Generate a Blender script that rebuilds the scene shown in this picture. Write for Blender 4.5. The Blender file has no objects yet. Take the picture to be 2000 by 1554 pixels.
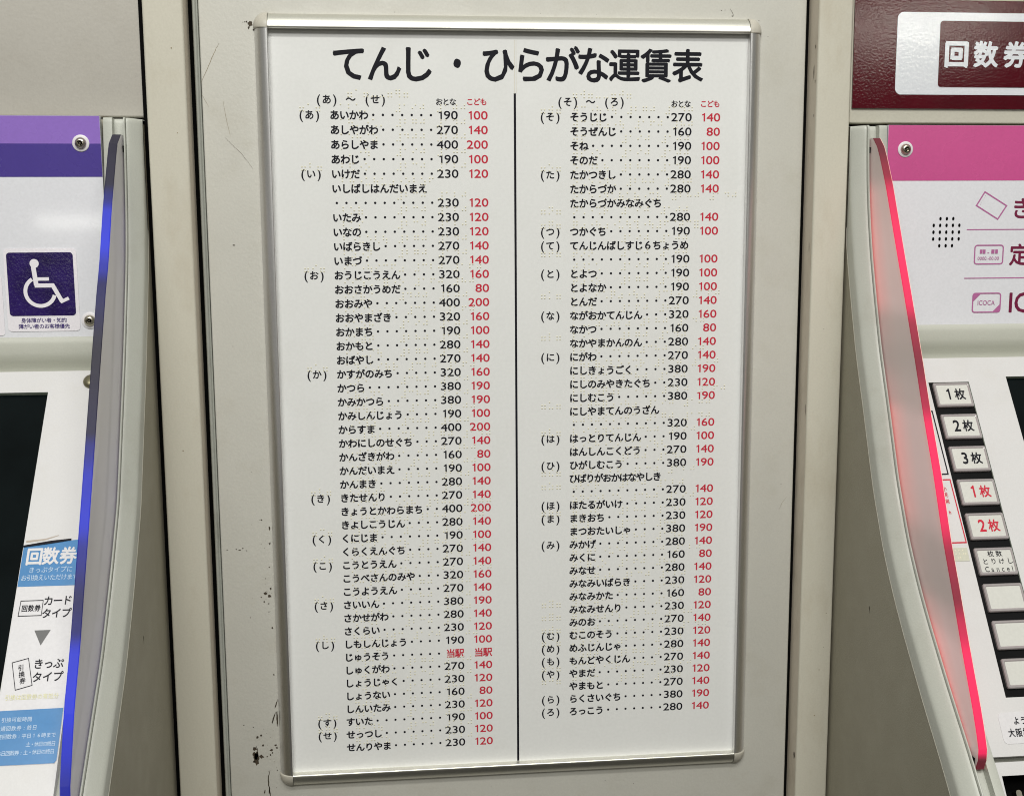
import bpy, bmesh, math, random
from mathutils import Vector, Matrix
random.seed(7)
S = bpy.context.scene
COL = S.collection

# ------------------------------------------------------------------ camera, world, lamps, exposure
cd = bpy.data.cameras.new('camera'); cam = bpy.data.objects.new('camera', cd); COL.objects.link(cam)
cd.sensor_fit = 'HORIZONTAL'; cd.sensor_width = 36.0; cd.lens = 36.0 * 2244.23 / 2000.0
cd.clip_start = 0.01; cd.clip_end = 50
r = Vector((0.9949880, -0.0998367, -0.0056135)).normalized()
f = Vector((0.0980629, 0.9852108, -0.1405113)).normalized()
r = (r - f * r.dot(f)).normalized()
u = r.cross(f)
M = Matrix(((r.x, u.x, -f.x, -0.085357), (r.y, u.y, -f.y, -0.834222), (r.z, u.z, -f.z, 0.130040), (0, 0, 0, 1)))
cam.matrix_world = M
S.camera = cam

W = bpy.data.worlds.new('World'); S.world = W; W.use_nodes = True
nt = W.node_tree; nt.nodes.clear()
o_ = nt.nodes.new('ShaderNodeOutputWorld'); bg = nt.nodes.new('ShaderNodeBackground')
tc = nt.nodes.new('ShaderNodeTexCoord'); sx = nt.nodes.new('ShaderNodeSeparateXYZ')
mr = nt.nodes.new('ShaderNodeMapRange'); mr.inputs['From Min'].default_value = -1; mr.inputs['From Max'].default_value = 1
cr = nt.nodes.new('ShaderNodeValToRGB')
cr.color_ramp.elements[0].position = 0.0; cr.color_ramp.elements[0].color = (.05, .048, .04, 1)
cr.color_ramp.elements[1].position = 1.0; cr.color_ramp.elements[1].color = (.86, .88, .80, 1)
e = cr.color_ramp.elements.new(.42); e.color = (.15, .14, .12, 1)
e = cr.color_ramp.elements.new(.62); e.color = (.50, .50, .46, 1)
nt.links.new(tc.outputs['Generated'], sx.inputs[0]); nt.links.new(sx.outputs['Z'], mr.inputs['Value'])
nt.links.new(mr.outputs[0], cr.inputs[0]); nt.links.new(cr.outputs[0], bg.inputs[0]); nt.links.new(bg.outputs[0], o_.inputs[0])
bg.inputs[1].default_value = 0.58

def lamp(name, loc, target, w, h, energy, col):
    l = bpy.data.lights.new(name, 'AREA'); l.shape = 'RECTANGLE'; l.size = w; l.size_y = h; l.energy = energy; l.color = col
    o = bpy.data.objects.new(name, l); COL.objects.link(o); o.location = loc
    o.rotation_euler = (Vector(target) - Vector(loc)).to_track_quat('-Z', 'Y').to_euler()
lamp('ceiling_tube_light', (0.05, -1.5, 1.75), (0, 0, 0), 1.6, .16, 29, (1, .985, .94))
lamp('concourse_light', (-0.4, -2.6, 1.9), (0, 0, 0), 2.2, .5, 52, (1, .99, .95))
lamp('panel_glint_light', (-1.33, -4.0, .19), (-.3, 0, .137), .34, .05, .4, (1, .99, .92))  # added unseen lamp, placed to mirror as streaks in the acrylic panel
lamp('sign_glint_light', (2.15, -4.1, 1.02), (.29, 0, .28), .70, .10, 5.0, (1, .98, .86))  # added unseen lamp whose mirror image glints on the maroon sign
S.view_settings.view_transform = 'Standard'; S.view_settings.look = 'None'; S.view_settings.gamma = 1.0
S.view_settings.exposure = -0.10
S.cycles.filter_width = 1.05

# ------------------------------------------------------------------ materials
def srgb(h):
    c = [int(h[i:i + 2], 16) / 255 for i in (0, 2, 4)]
    return tuple(x / 12.92 if x <= .04045 else ((x + .055) / 1.055) ** 2.4 for x in c)

def mat(name, col, rough=.5, metal=0.0, var=.06, scale=9.0, bump=0.0, bscale=300.0, spec=.5, coat=0.0, dirt=None, stretch=(1, 1, 1), emis=None, estr=0, gr=.03):
    m = bpy.data.materials.new(name); m.use_nodes = True; n = m.node_tree; N = n.nodes; L = n.links
    b = N['Principled BSDF']; b.inputs['Roughness'].default_value = rough; b.inputs['Metallic'].default_value = metal
    b.inputs['Specular IOR Level'].default_value = spec; b.inputs['Coat Weight'].default_value = coat
    b.inputs['Coat Roughness'].default_value = .06
    co = N.new('ShaderNodeTexCoord'); mp = N.new('ShaderNodeMapping'); L.new(co.outputs['Object'], mp.inputs[0])
    mp.inputs['Scale'].default_value = stretch
    nz = N.new('ShaderNodeTexNoise'); nz.inputs['Scale'].default_value = scale; nz.inputs['Detail'].default_value = 6
    L.new(mp.outputs[0], nz.inputs['Vector'])
    r1 = N.new('ShaderNodeValToRGB'); r1.color_ramp.elements[0].position = .3; r1.color_ramp.elements[1].position = .72
    r1.color_ramp.elements[0].color = tuple(c * (1 - var) for c in col) + (1,)
    r1.color_ramp.elements[1].color = tuple(min(1, c * (1 + var)) for c in col) + (1,)
    L.new(nz.outputs['Fac'], r1.inputs[0]); out = r1.outputs[0]
    if dirt:
        dcol, amt, dsc = dirt
        n2 = N.new('ShaderNodeTexNoise'); n2.inputs['Scale'].default_value = dsc; n2.inputs['Detail'].default_value = 10; n2.inputs['Roughness'].default_value = .7
        L.new(mp.outputs[0], n2.inputs['Vector'])
        r2 = N.new('ShaderNodeValToRGB'); r2.color_ramp.elements[0].position = .52; r2.color_ramp.elements[1].position = .8
        r2.color_ramp.elements[0].color = (0, 0, 0, 1); r2.color_ramp.elements[1].color = (amt, amt, amt, 1)
        L.new(n2.outputs['Fac'], r2.inputs[0])
        mx = N.new('ShaderNodeMix'); mx.data_type = 'RGBA'; L.new(r2.outputs[0], mx.inputs['Factor']); L.new(out, mx.inputs['A'])
        mx.inputs['B'].default_value = tuple(dcol) + (1,); out = mx.outputs['Result']
    # fine mottle like paint grain
    n3 = N.new('ShaderNodeTexNoise'); n3.inputs['Scale'].default_value = bscale * 1.7; n3.inputs['Detail'].default_value = 2
    L.new(co.outputs['Object'], n3.inputs['Vector'])
    m3 = N.new('ShaderNodeMapRange'); m3.inputs['From Min'].default_value = .3; m3.inputs['From Max'].default_value = .7
    m3.inputs['To Min'].default_value = 1 - gr; m3.inputs['To Max'].default_value = 1 + gr; L.new(n3.outputs['Fac'], m3.inputs['Value'])
    nr_ = N.new('ShaderNodeTexNoise'); nr_.inputs['Scale'].default_value = 38; nr_.inputs['Detail'].default_value = 7; L.new(mp.outputs[0], nr_.inputs['Vector'])
    mr_ = N.new('ShaderNodeMapRange'); mr_.inputs['From Min'].default_value = .3; mr_.inputs['From Max'].default_value = .7
    mr_.inputs['To Min'].default_value = rough * .82; mr_.inputs['To Max'].default_value = min(1, rough * 1.25); L.new(nr_.outputs['Fac'], mr_.inputs['Value']); L.new(mr_.outputs[0], b.inputs['Roughness'])
    mu = N.new('ShaderNodeVectorMath'); mu.operation = 'SCALE'; L.new(out, mu.inputs[0]); L.new(m3.outputs[0], mu.inputs['Scale'])
    L.new(mu.outputs[0], b.inputs['Base Color'])
    if bump:
        n4 = N.new('ShaderNodeTexNoise'); n4.inputs['Scale'].default_value = bscale; n4.inputs['Detail'].default_value = 3
        L.new(mp.outputs[0], n4.inputs['Vector'])
        bp = N.new('ShaderNodeBump'); bp.inputs['Strength'].default_value = bump; bp.inputs['Distance'].default_value = .001
        L.new(n4.outputs['Fac'], bp.inputs['Height']); L.new(bp.outputs[0], b.inputs['Normal'])
        if coat: L.new(bp.outputs[0], b.inputs['Coat Normal'])
    if emis:
        b.inputs['Emission Color'].default_value = tuple(emis) + (1,); b.inputs['Emission Strength'].default_value = estr
    return m

grime = (.16, .14, .10)
M_wall = mat('painted_steel_cream', (.515, .505, .455), .48, var=.035, scale=7, bump=.12, bscale=420, dirt=((.36, .33, .25), .35, 22))
M_strip = mat('painted_steel_beige', (.55, .525, .44), .42, var=.04, scale=8, bump=.12, bscale=420, dirt=((.38, .32, .22), .45, 26), stretch=(1, 1, .45))
M_side = mat('strip_side_beige', (.56, .50, .41), .45, var=.06, scale=12, bump=.15, bscale=420, dirt=((.22, .16, .10), .5, 40), stretch=(1, 1, .4))
M_gasket = mat('aged_grey_gasket', (.34, .35, .31), .5, var=.10, scale=30, dirt=((.10, .09, .07), .7, 60), stretch=(1, 1, .3))
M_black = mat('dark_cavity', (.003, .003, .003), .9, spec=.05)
M_panelw = mat('chart_panel_white', (.74, .745, .73), .33, var=.015, scale=5, bump=.02, bscale=250, dirt=((.56, .55, .50), .22, 16), gr=.02)
M_alu = mat('satin_aluminium', (.72, .715, .71), .37, metal=1.0, var=.04, scale=30, bump=.06, bscale=500, stretch=(1, 1, .05))
M_aluh = mat('satin_aluminium_across', (.72, .71, .65), .42, metal=1.0, var=.04, scale=30, bump=.06, bscale=500, stretch=(.05, 1, 1))
M_cap = mat('corner_cap_plastic', (.50, .475, .41), .4, var=.06, scale=60, dirt=(grime, .4, 160))
M_ink = mat('black_print', (.010, .010, .015), .5, var=.02, spec=.12)
M_red = mat('red_print', (.52, .028, .052), .5, var=.03, spec=.12)
M_resin = mat('braille_resin', (.68, .65, .50), .35, var=.03)
M_crease = mat('tape_crease', (.66, .63, .54), .35, var=.03)
M_frame = mat('moulded_plastic_grey', (.47, .48, .43), .42, var=.02, scale=6, bump=.10, bscale=700, dirt=((.30, .28, .22), .3, 38))
M_bodyside = mat('textured_side_panel', (.30, .28, .215), .6, var=.04, scale=10, bump=.25, bscale=900)
M_cove = mat('cove_plastic', (.47, .475, .42), .5, var=.02, bump=.08, bscale=700)
M_face = mat('control_face_white', (.60, .592, .59), .38, var=.015, scale=8, bump=.06, bscale=600, dirt=((.50, .47, .42), .25, 30), gr=.02)
M_lip = mat('pale_green_lip', (.50, .58, .48), .4)
M_upper = mat('upper_panel_taupe', (.45, .43, .385), .5, var=.03, scale=6, bump=.12, bscale=420, dirt=((.34, .31, .26), .25, 30))
M_header = mat('header_beige', (.52, .50, .42), .45, var=.03, bump=.12, bscale=420)
M_graph = mat('backprinted_acrylic', (.73, .735, .775), .25, var=.02, coat=.8, scale=10)
M_purple = mat('purple_print', (.27, .15, .54), .25, var=.05, coat=.8)
M_violet = mat('dark_violet_print', (.062, .038, .26), .25, var=.06, coat=.8)
M_pink = mat('magenta_print', (.56, .075, .26), .25, var=.05, coat=.8)
M_plum = mat('plum_print', (.42, .13, .30), .3, var=.03)
M_plumd = mat('dark_plum_print', (.16, .008, .045), .3, var=.03)
M_maroon = mat('maroon_vinyl', (.066, .0010, .006), .08, var=.12, scale=60, bump=.06, bscale=650, spec=.30)
M_vinylw = mat('white_vinyl', (.66, .68, .72), .16, var=.02, bump=.06, bscale=420, coat=.4)
M_stick = mat('sticker_white', (.80, .77, .81), .16, var=.02, bump=.06, bscale=420, coat=.4)
M_navy = mat('sticker_navy', (.018, .007, .085), .12, var=.5, scale=45, bump=.12, bscale=520, spec=.6)
M_steel = mat('screw_steel', (.50, .46, .38), .25, metal=1, var=.12, scale=200)
M_brown = mat('bronze_bolt', (.22, .20, .13), .3, metal=.8, var=.1)
M_washer = mat('nylon_washer', (.70, .68, .70), .4)
M_bezel = mat('keypad_black', (.003, .003, .0035), .4, var=.2, spec=.12)
M_key = mat('translucent_key', (.60, .60, .56), .22, var=.02, coat=.7)
M_keyrim = mat('key_rim', (.33, .30, .30), .18, var=.06, coat=.8)
M_blue = mat('blue_sticker', (.038, .19, .43), .4, var=.05, scale=30, dirt=((.12, .3, .5), .3, 80))
M_stwhite = mat('sticker_paper', (.63, .62, .635), .4, var=.015)
M_lblue = mat('faded_blue_ink', (.42, .55, .70), .4)
M_yel = mat('faded_yellow_ink', (.66, .64, .40), .4)
M_greyp = mat('grey_print', (.10, .10, .10), .4)
M_screen = mat('screen_glass', (.003, .005, .0055), .12, var=.3, scale=25, spec=.10)
M_chip = mat('paint_chip_dark', (.045, .032, .018), .7, var=.3, scale=300)
M_scr = mat('scratch_brown', (.22, .17, .09), .6, var=.3, scale=200)
M_dirt = mat('grime', (.15, .13, .10), .8, var=.3, scale=300)
M_clearbr = mat('clear_label', (.55, .55, .45), .15, var=.03, coat=1)

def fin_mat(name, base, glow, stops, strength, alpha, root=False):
    """frosted acrylic that passes some light; its LED glow is painted in as emission zones along its height"""
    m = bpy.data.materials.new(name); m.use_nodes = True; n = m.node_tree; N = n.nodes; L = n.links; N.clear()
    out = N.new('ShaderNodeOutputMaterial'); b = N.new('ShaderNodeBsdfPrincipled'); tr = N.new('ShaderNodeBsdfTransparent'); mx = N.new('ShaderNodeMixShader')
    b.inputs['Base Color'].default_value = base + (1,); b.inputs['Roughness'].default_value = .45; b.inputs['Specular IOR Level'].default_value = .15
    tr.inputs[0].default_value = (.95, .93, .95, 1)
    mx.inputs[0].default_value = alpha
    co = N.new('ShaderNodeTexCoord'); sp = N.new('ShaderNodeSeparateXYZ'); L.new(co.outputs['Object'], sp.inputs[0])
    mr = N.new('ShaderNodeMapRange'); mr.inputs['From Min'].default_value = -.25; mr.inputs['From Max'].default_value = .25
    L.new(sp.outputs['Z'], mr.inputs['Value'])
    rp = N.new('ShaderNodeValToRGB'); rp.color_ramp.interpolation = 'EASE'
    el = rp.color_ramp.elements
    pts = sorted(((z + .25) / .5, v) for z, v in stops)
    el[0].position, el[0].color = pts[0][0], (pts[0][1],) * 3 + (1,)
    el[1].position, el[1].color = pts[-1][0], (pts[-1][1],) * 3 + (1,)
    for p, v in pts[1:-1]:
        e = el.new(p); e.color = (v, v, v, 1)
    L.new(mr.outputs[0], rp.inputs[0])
    ms = N.new('ShaderNodeMath'); ms.operation = 'MULTIPLY'; ms.inputs[1].default_value = strength; L.new(rp.outputs[0], ms.inputs[0])  # zoned glow painted into the emission, no lamps stand behind the fin
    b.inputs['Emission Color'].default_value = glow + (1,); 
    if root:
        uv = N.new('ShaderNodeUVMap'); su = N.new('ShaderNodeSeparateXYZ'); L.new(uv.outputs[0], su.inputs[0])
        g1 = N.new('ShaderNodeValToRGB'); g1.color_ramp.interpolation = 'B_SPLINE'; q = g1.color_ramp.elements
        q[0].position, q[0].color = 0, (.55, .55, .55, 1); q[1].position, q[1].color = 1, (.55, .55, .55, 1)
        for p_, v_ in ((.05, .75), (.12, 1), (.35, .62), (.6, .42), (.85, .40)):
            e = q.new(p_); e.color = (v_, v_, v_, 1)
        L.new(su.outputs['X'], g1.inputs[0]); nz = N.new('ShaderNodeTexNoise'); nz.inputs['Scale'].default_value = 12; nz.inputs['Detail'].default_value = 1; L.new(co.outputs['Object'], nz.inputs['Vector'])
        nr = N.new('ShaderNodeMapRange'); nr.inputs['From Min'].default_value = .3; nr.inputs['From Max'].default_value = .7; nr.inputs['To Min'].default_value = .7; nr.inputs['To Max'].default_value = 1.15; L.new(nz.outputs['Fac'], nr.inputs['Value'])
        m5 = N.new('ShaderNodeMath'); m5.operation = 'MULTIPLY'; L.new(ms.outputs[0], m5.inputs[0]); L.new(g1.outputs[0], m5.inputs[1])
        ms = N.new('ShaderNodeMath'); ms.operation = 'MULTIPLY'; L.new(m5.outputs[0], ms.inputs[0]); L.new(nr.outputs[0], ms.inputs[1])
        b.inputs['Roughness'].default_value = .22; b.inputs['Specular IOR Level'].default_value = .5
        c1 = N.new('ShaderNodeValToRGB'); q = c1.color_ramp.elements   # glow colour painted paler past the root, like light spreading in frosting
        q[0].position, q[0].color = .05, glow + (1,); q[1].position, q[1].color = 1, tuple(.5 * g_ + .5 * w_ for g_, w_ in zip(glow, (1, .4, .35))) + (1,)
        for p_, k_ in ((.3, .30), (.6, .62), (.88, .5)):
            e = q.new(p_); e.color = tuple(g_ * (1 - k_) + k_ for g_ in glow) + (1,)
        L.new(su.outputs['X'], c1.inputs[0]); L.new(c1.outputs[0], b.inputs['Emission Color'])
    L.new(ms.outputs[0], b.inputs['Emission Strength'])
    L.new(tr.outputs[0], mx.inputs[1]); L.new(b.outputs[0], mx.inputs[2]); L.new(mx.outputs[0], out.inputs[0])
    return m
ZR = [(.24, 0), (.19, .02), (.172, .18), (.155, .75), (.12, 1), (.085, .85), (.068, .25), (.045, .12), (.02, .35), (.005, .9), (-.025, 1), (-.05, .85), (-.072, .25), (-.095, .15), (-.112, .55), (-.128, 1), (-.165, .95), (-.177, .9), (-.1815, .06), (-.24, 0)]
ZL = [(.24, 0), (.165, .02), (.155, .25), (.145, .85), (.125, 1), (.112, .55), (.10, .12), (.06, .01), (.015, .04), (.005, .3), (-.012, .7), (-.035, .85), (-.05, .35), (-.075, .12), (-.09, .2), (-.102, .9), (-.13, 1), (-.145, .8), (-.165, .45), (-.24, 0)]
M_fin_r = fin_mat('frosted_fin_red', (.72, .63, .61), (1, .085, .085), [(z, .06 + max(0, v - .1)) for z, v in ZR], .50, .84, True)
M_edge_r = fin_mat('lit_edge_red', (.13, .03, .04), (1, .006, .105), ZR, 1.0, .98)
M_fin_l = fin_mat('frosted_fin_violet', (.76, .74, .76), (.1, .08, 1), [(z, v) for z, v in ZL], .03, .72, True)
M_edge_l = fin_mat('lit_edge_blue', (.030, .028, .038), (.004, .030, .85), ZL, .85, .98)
M_glint = mat('fin_bevel_glint', (.9, .6, .5), .2, emis=(1, .45, .35), estr=.5)  # glint on the bevel painted in as emission

# ------------------------------------------------------------------ object helpers
def link(name, me, parent=None, label=None, cat=None, group=None, kind=None):
    o = bpy.data.objects.new(name, me); COL.objects.link(o)
    if parent: o.parent = parent
    if label: o['label'] = label
    if cat: o['category'] = cat
    if group: o['group'] = group
    if kind: o['kind'] = kind
    return o
def mesh(name, V, F, mats, smooth=False, mi=None):
    me = bpy.data.meshes.new(name); me.from_pydata([tuple(v) for v in V], [], F)
    for m in (mats if isinstance(mats, (list, tuple)) else [mats]): me.materials.append(m)
    if mi:
        for p, i in zip(me.polygons, mi): p.material_index = i
    if smooth:
        for p in me.polygons: p.use_smooth = True
    me.update(); return me
def part(name, V, F, m, parent=None, smooth=False, mi=None, **k):
    return link(name, mesh(name, V, F, m, smooth, mi), parent, **k)
def empty(name, loc, label, cat, group=None):
    o = bpy.data.objects.new(name, None); COL.objects.link(o); o['label'] = label; o['category'] = cat
    if group: o['group'] = group
    o.empty_display_size = .02
    return o      # kept at the scene origin: all parts carry scene coordinates
def boxmesh(name, x0, x1, y0, y1, z0, z1, m, bev=0.0, seg=3):
    bm = bmesh.new(); bmesh.ops.create_cube(bm, size=1)
    for v in bm.verts: v.co = Vector(((x0 + x1) / 2 + v.co.x * (x1 - x0), (y0 + y1) / 2 + v.co.y * (y1 - y0), (z0 + z1) / 2 + v.co.z * (z1 - z0)))
    if bev: bmesh.ops.bevel(bm, geom=bm.edges[:], offset=bev, segments=seg, affect='EDGES', profile=.5)
    me = bpy.data.meshes.new(name); bm.to_mesh(me); bm.free(); me.materials.append(m)
    if bev:
        for p in me.polygons: p.use_smooth = True
        me.set_sharp_from_angle(angle=math.radians(40)) if hasattr(me, 'set_sharp_from_angle') else None
    return me
def box(name, x0, x1, y0, y1, z0, z1, m, parent=None, bev=0.0, **k):
    return link(name, boxmesh(name, x0, x1, y0, y1, z0, z1, m, bev), parent, **k)

# ------------------------------------------------------------------ lettering (built-in font turned into thin meshes)
_g = {}
def glyph(s, wgt):
    k = (s, wgt)
    if s == '1' and k not in _g:
        V = [(.19, 0), (.27, 0), (.27, .69), (.205, .69), (.19, .652), (.155, .617), (.075, .583), (.075, .515), (.145, .535), (.19, .56)]
        _g[k] = (V, [(0, 1, 2, 9), (9, 2, 3, 4), (9, 4, 5, 8), (8, 5, 6, 7)], (.06, .32, 0, .69))
    if k not in _g:
        c = bpy.data.curves.new('g', 'FONT'); c.body = s; c.offset = wgt; c.resolution_u = 3; c.fill_mode = 'FRONT'
        o = bpy.data.objects.new('g', c); COL.objects.link(o); bpy.context.view_layer.update()
        me = bpy.data.meshes.new_from_object(o.evaluated_get(bpy.context.evaluated_depsgraph_get()))
        V = [(v.co.x, v.co.y) for v in me.vertices]; F = [tuple(p.vertices) for p in me.polygons]
        bpy.data.objects.remove(o); bpy.data.curves.remove(c); bpy.data.meshes.remove(me)
        xs = [v[0] for v in V]; ys = [v[1] for v in V]
        _g[k] = (V, F, (min(xs), max(xs), min(ys), max(ys)))
    return _g[k]
class Ink:
    """collects flat print; P maps (u, v) in metres on the printed surface to a point in the scene"""
    def __init__(s, P, lift=0.0): s.lf = lift; s.k = 0; s.V = []; s.F = []; s.I = []; s.P = P
    def bold(s, V, F, d, mi=0):
        # a heavier weight: the outline laid down several times, shifted by half the extra stroke width and a few microns apart
        if d < 1e-6: return s.add(V, F, mi)
        for k, (a, b) in enumerate(((1, .4), (-.4, 1), (-1, -.4), (.4, -1))): s.add([(x + a * d, z + b * d) for x, z in V], F, mi, k * 3e-6)
    def add(s, V, F, mi=0, lift=0.0):
        b = len(s.V); q = [s.P(*v) for v in V]; s.k += 1; lift += s.lf * s.k
        s.V += [(x, y - lift, z) for x, y, z in q] if lift else q; s.F += [tuple(i + b for i in f) for f in F]; s.I += [mi] * len(F)
    def ch(s, c, x, z, em, w=.024, sx=1.0, mi=0, rot=0, digit=False):
        V, F, bb = glyph(c, 0)
        ox, oy = ((bb[0] + bb[1]) / 2, .341) if (digit or ord(c[0]) < 256) else (.5, .38)
        cr_, sr_ = math.cos(rot), math.sin(rot)
        out = []
        for a, b in V:
            a = (a - ox) * em * sx; b = (b - oy) * em
            out.append((x + a * cr_ - b * sr_, z + a * sr_ + b * cr_))
        s.bold(out, F, max(0, w) * em * 1.0, mi)
    def fit(s, t, x0, x1, z0, z1, w=.01, mi=0):
        V, F, bb = glyph(t, 0)
        s.bold([(x0 + (a - bb[0]) / (bb[1] - bb[0]) * (x1 - x0), z0 + (b - bb[2]) / (bb[3] - bb[2]) * (z1 - z0)) for a, b in V], F, max(0, w) * (z1 - z0), mi)
    def rect(s, x0, x1, z0, z1, mi=0): s.add([(x0, z0), (x1, z0), (x1, z1), (x0, z1)], [(0, 1, 2, 3)], mi)
    def poly(s, pts, mi=0): s.add(pts, [tuple(range(len(pts)))], mi)
    def line(s, pts, w, closed=False, mi=0):
        n = len(pts); L = []; R = []
        for i in range(n):
            p = Vector(pts[i]).to_2d()
            a = Vector(pts[i - 1]).to_2d() if (i or closed) else None
            b = Vector(pts[(i + 1) % n]).to_2d() if (i < n - 1 or closed) else None
            d1 = (p - a).normalized() if a is not None else None; d2 = (b - p).normalized() if b is not None else None
            if d1 is None: d1 = d2
            if d2 is None: d2 = d1
            t = (d1 + d2).normalized(); nn = Vector((-t.y, t.x)); k = 1 / max(.3, nn.dot(Vector((-d1.y, d1.x))))
            L.append(p + nn * w / 2 * k); R.append(p - nn * w / 2 * k)
        F = [(i, (i + 1) % n, n + (i + 1) % n, n + i) for i in range(n if closed else n - 1)]
        s.add([tuple(v) for v in L + R], F, mi)
    def rrect(s, x0, x1, z0, z1, rad, mi=0, k=5):
        s.poly(rr(x0, x1, z0, z1, rad, k), mi)
    def disc(s, x, z, r_, mi=0, n=24):
        s.poly([(x + r_ * math.cos(2 * math.pi * i / n), z + r_ * math.sin(2 * math.pi * i / n)) for i in range(n)], mi)
    def make(s, name, m, parent, **k): return part(name, s.V, s.F, m, parent, mi=s.I, **k)
def rr(x0, x1, z0, z1, rad, k=5):
    p = []
    for cx, cz, a in ((x1 - rad, z1 - rad, 0), (x0 + rad, z1 - rad, 90), (x0 + rad, z0 + rad, 180), (x1 - rad, z0 + rad, 270)):
        for i in range(k + 1):
            t = math.radians(a + 90 * i / k); p.append((cx + rad * math.cos(t), cz + rad * math.sin(t)))
    return p
def plate(name, pts, P, th, m, parent=None, **k):
    """solid plate: outline pts on surface P (front), thickness th behind. P(u, v, off)"""
    n = len(pts); V = [P(a, b, 0) for a, b in pts] + [P(a, b, -th) for a, b in pts]
    F = [tuple(range(n)), tuple(range(2 * n - 1, n - 1, -1))] + [(i, i + n, (i + 1) % n + n, (i + 1) % n) for i in range(n)]
    return part(name, V, F, m, parent, **k)
def flat(y):
    return lambda a, b, off=0.0: (a, y - off, b)

# ------------------------------------------------------------------ setting: added backing sheet, chart wall panel, strips
ZT, ZB = .42, -.46
bk = box('machine_row_backing', -.66, .62, .06, .075, ZB, ZT, M_black, kind='structure', label='black sheet added behind the panels to keep light out of the gaps', cat='wall')  # unseen black sheet added so world light cannot leak through the gaps
YW = .003
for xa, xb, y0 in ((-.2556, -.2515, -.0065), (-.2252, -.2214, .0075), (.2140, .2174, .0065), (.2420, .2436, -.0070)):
    box('gap_shade', xa, xb, y0, y0 + .05, ZB, ZT, M_black, bk)  # black strips added in the gaps as painted deep shade
wall = box('wall', -.2175, .2142, YW, .012, ZB, ZT, M_wall, bev=.0012, kind='structure', label='cream painted steel wall panel behind the fare chart', cat='wall')
V = []; gp = [(-.2216, .014), (-.2216, .0032), (-.2211, .0014), (-.2203, .0006), (-.2194, .0010), (-.2188, .0024), (-.2185, .0030), (-.2182, .0022), (-.2179, .0030), (-.2179, .014)]
for z in (ZB, ZT): V += [(x, y, z) for x, y in gp]
o = part('joint_gasket', V, [(i, i + 1, 11 + i, 10 + i) for i in range(9)], M_gasket, label='thin grey gasket running down the left edge of the cream panel', cat='gasket')
for p in o.data.polygons: p.use_smooth = True

def strip(x0, x1, label):
    """folded steel edge strip: rounded front, both sides turned back"""
    r0 = .0016; pts = [(x0, .055)]
    for i in range(5): a = math.pi + math.pi / 2 * i / 4; pts.append((x0 + r0 + r0 * math.cos(a), -.014 + r0 + r0 * math.sin(a)))
    for i in range(5): a = 1.5 * math.pi + math.pi / 2 * i / 4; pts.append((x1 - r0 + r0 * math.cos(a), -.014 + r0 + r0 * math.sin(a)))
    pts.append((x1, .055)); n = len(pts)
    V = [(x, y, ZB) for x, y in pts] + [(x, y, ZT) for x, y in pts]
    F = [(i, i + 1, i + 1 + n, i + n) for i in range(n - 1)] + [tuple(range(n))[::-1], tuple(range(n, 2 * n))]
    mi = [1 if i in (0, n - 2) else 0 for i in range(n - 1)] + [0, 0]
    o = part('edge_strip', V, F, [M_strip, M_side], mi=mi, label=label, cat='edge strip', group='steel edge strips beside the cream panel')
    for p in o.data.polygons: p.use_smooth = len(p.vertices) == 4
    o.data.set_sharp_from_angle(angle=math.radians(35))
    return o
sl = strip(-.2518, -.2250, 'beige steel edge strip between the chart panel and the blue lit machine')
sr = strip(.2172, .2422, 'beige steel edge strip between the chart panel and the red lit machine')
box('wall_upper', -.62, -.2540, -.006, .05, .2112, ZT, M_upper, bev=.0015, kind='structure', label='plain taupe panel above the blue lit ticket machine', cat='wall')
box('wall_header', .2428, .60, -.0118, .05, .2085, ZT, M_header, bev=.0012, kind='structure', label='beige header panel above the red lit ticket machine', cat='wall')

# paint chips, scuffs and scratches on the cream panel
def blot(name, x, z, w, h, m, y, parent, seed, rot=0, n=16, jag=.5):
    R = random.Random(seed); pts = []
    for i in range(n):
        a = 2 * math.pi * i / n; k = 1 - jag * R.random()
        px, pz = w / 2 * k * math.cos(a), h / 2 * k * math.sin(a)
        pts.append((x + px * math.cos(rot) - pz * math.sin(rot), z + px * math.sin(rot) + pz * math.cos(rot)))
    V = [(a, y - .00015, b) for a, b in pts] + [(x, y - .00015, z)]
    return part(name, V, [(i, (i + 1) % n, n) for i in range(n)], m, parent)
def scratch(pts, w, m, y, parent, seed=1):
    R = random.Random(seed); P = flat(y - .00015); k = Ink(lambda a, b: P(a, b)); q = []
    for (a, b), (c, d) in zip(pts, pts[1:]):
        for i in range(6): t = i / 6; q.append((a + (c - a) * t + R.uniform(-1, 1) * w * .6, b + (d - b) * t + R.uniform(-1, 1) * w * .6))
    q.append(pts[-1]); n = len(q)
    L = [(q[i][0] - w / 2 * (.25 + .75 * math.sin(math.pi * (i + .3) / n)), q[i][1]) for i in range(n)]
    Rr_ = [(q[i][0] + w / 2 * (.25 + .75 * math.sin(math.pi * (i + .3) / n)), q[i][1]) for i in range(n)]
    k.add(L + Rr_, [(i, i + 1, n + i + 1, n + i) for i in range(n - 1)])
    return k.make('scratch', m, parent)
mmm = .001
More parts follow.
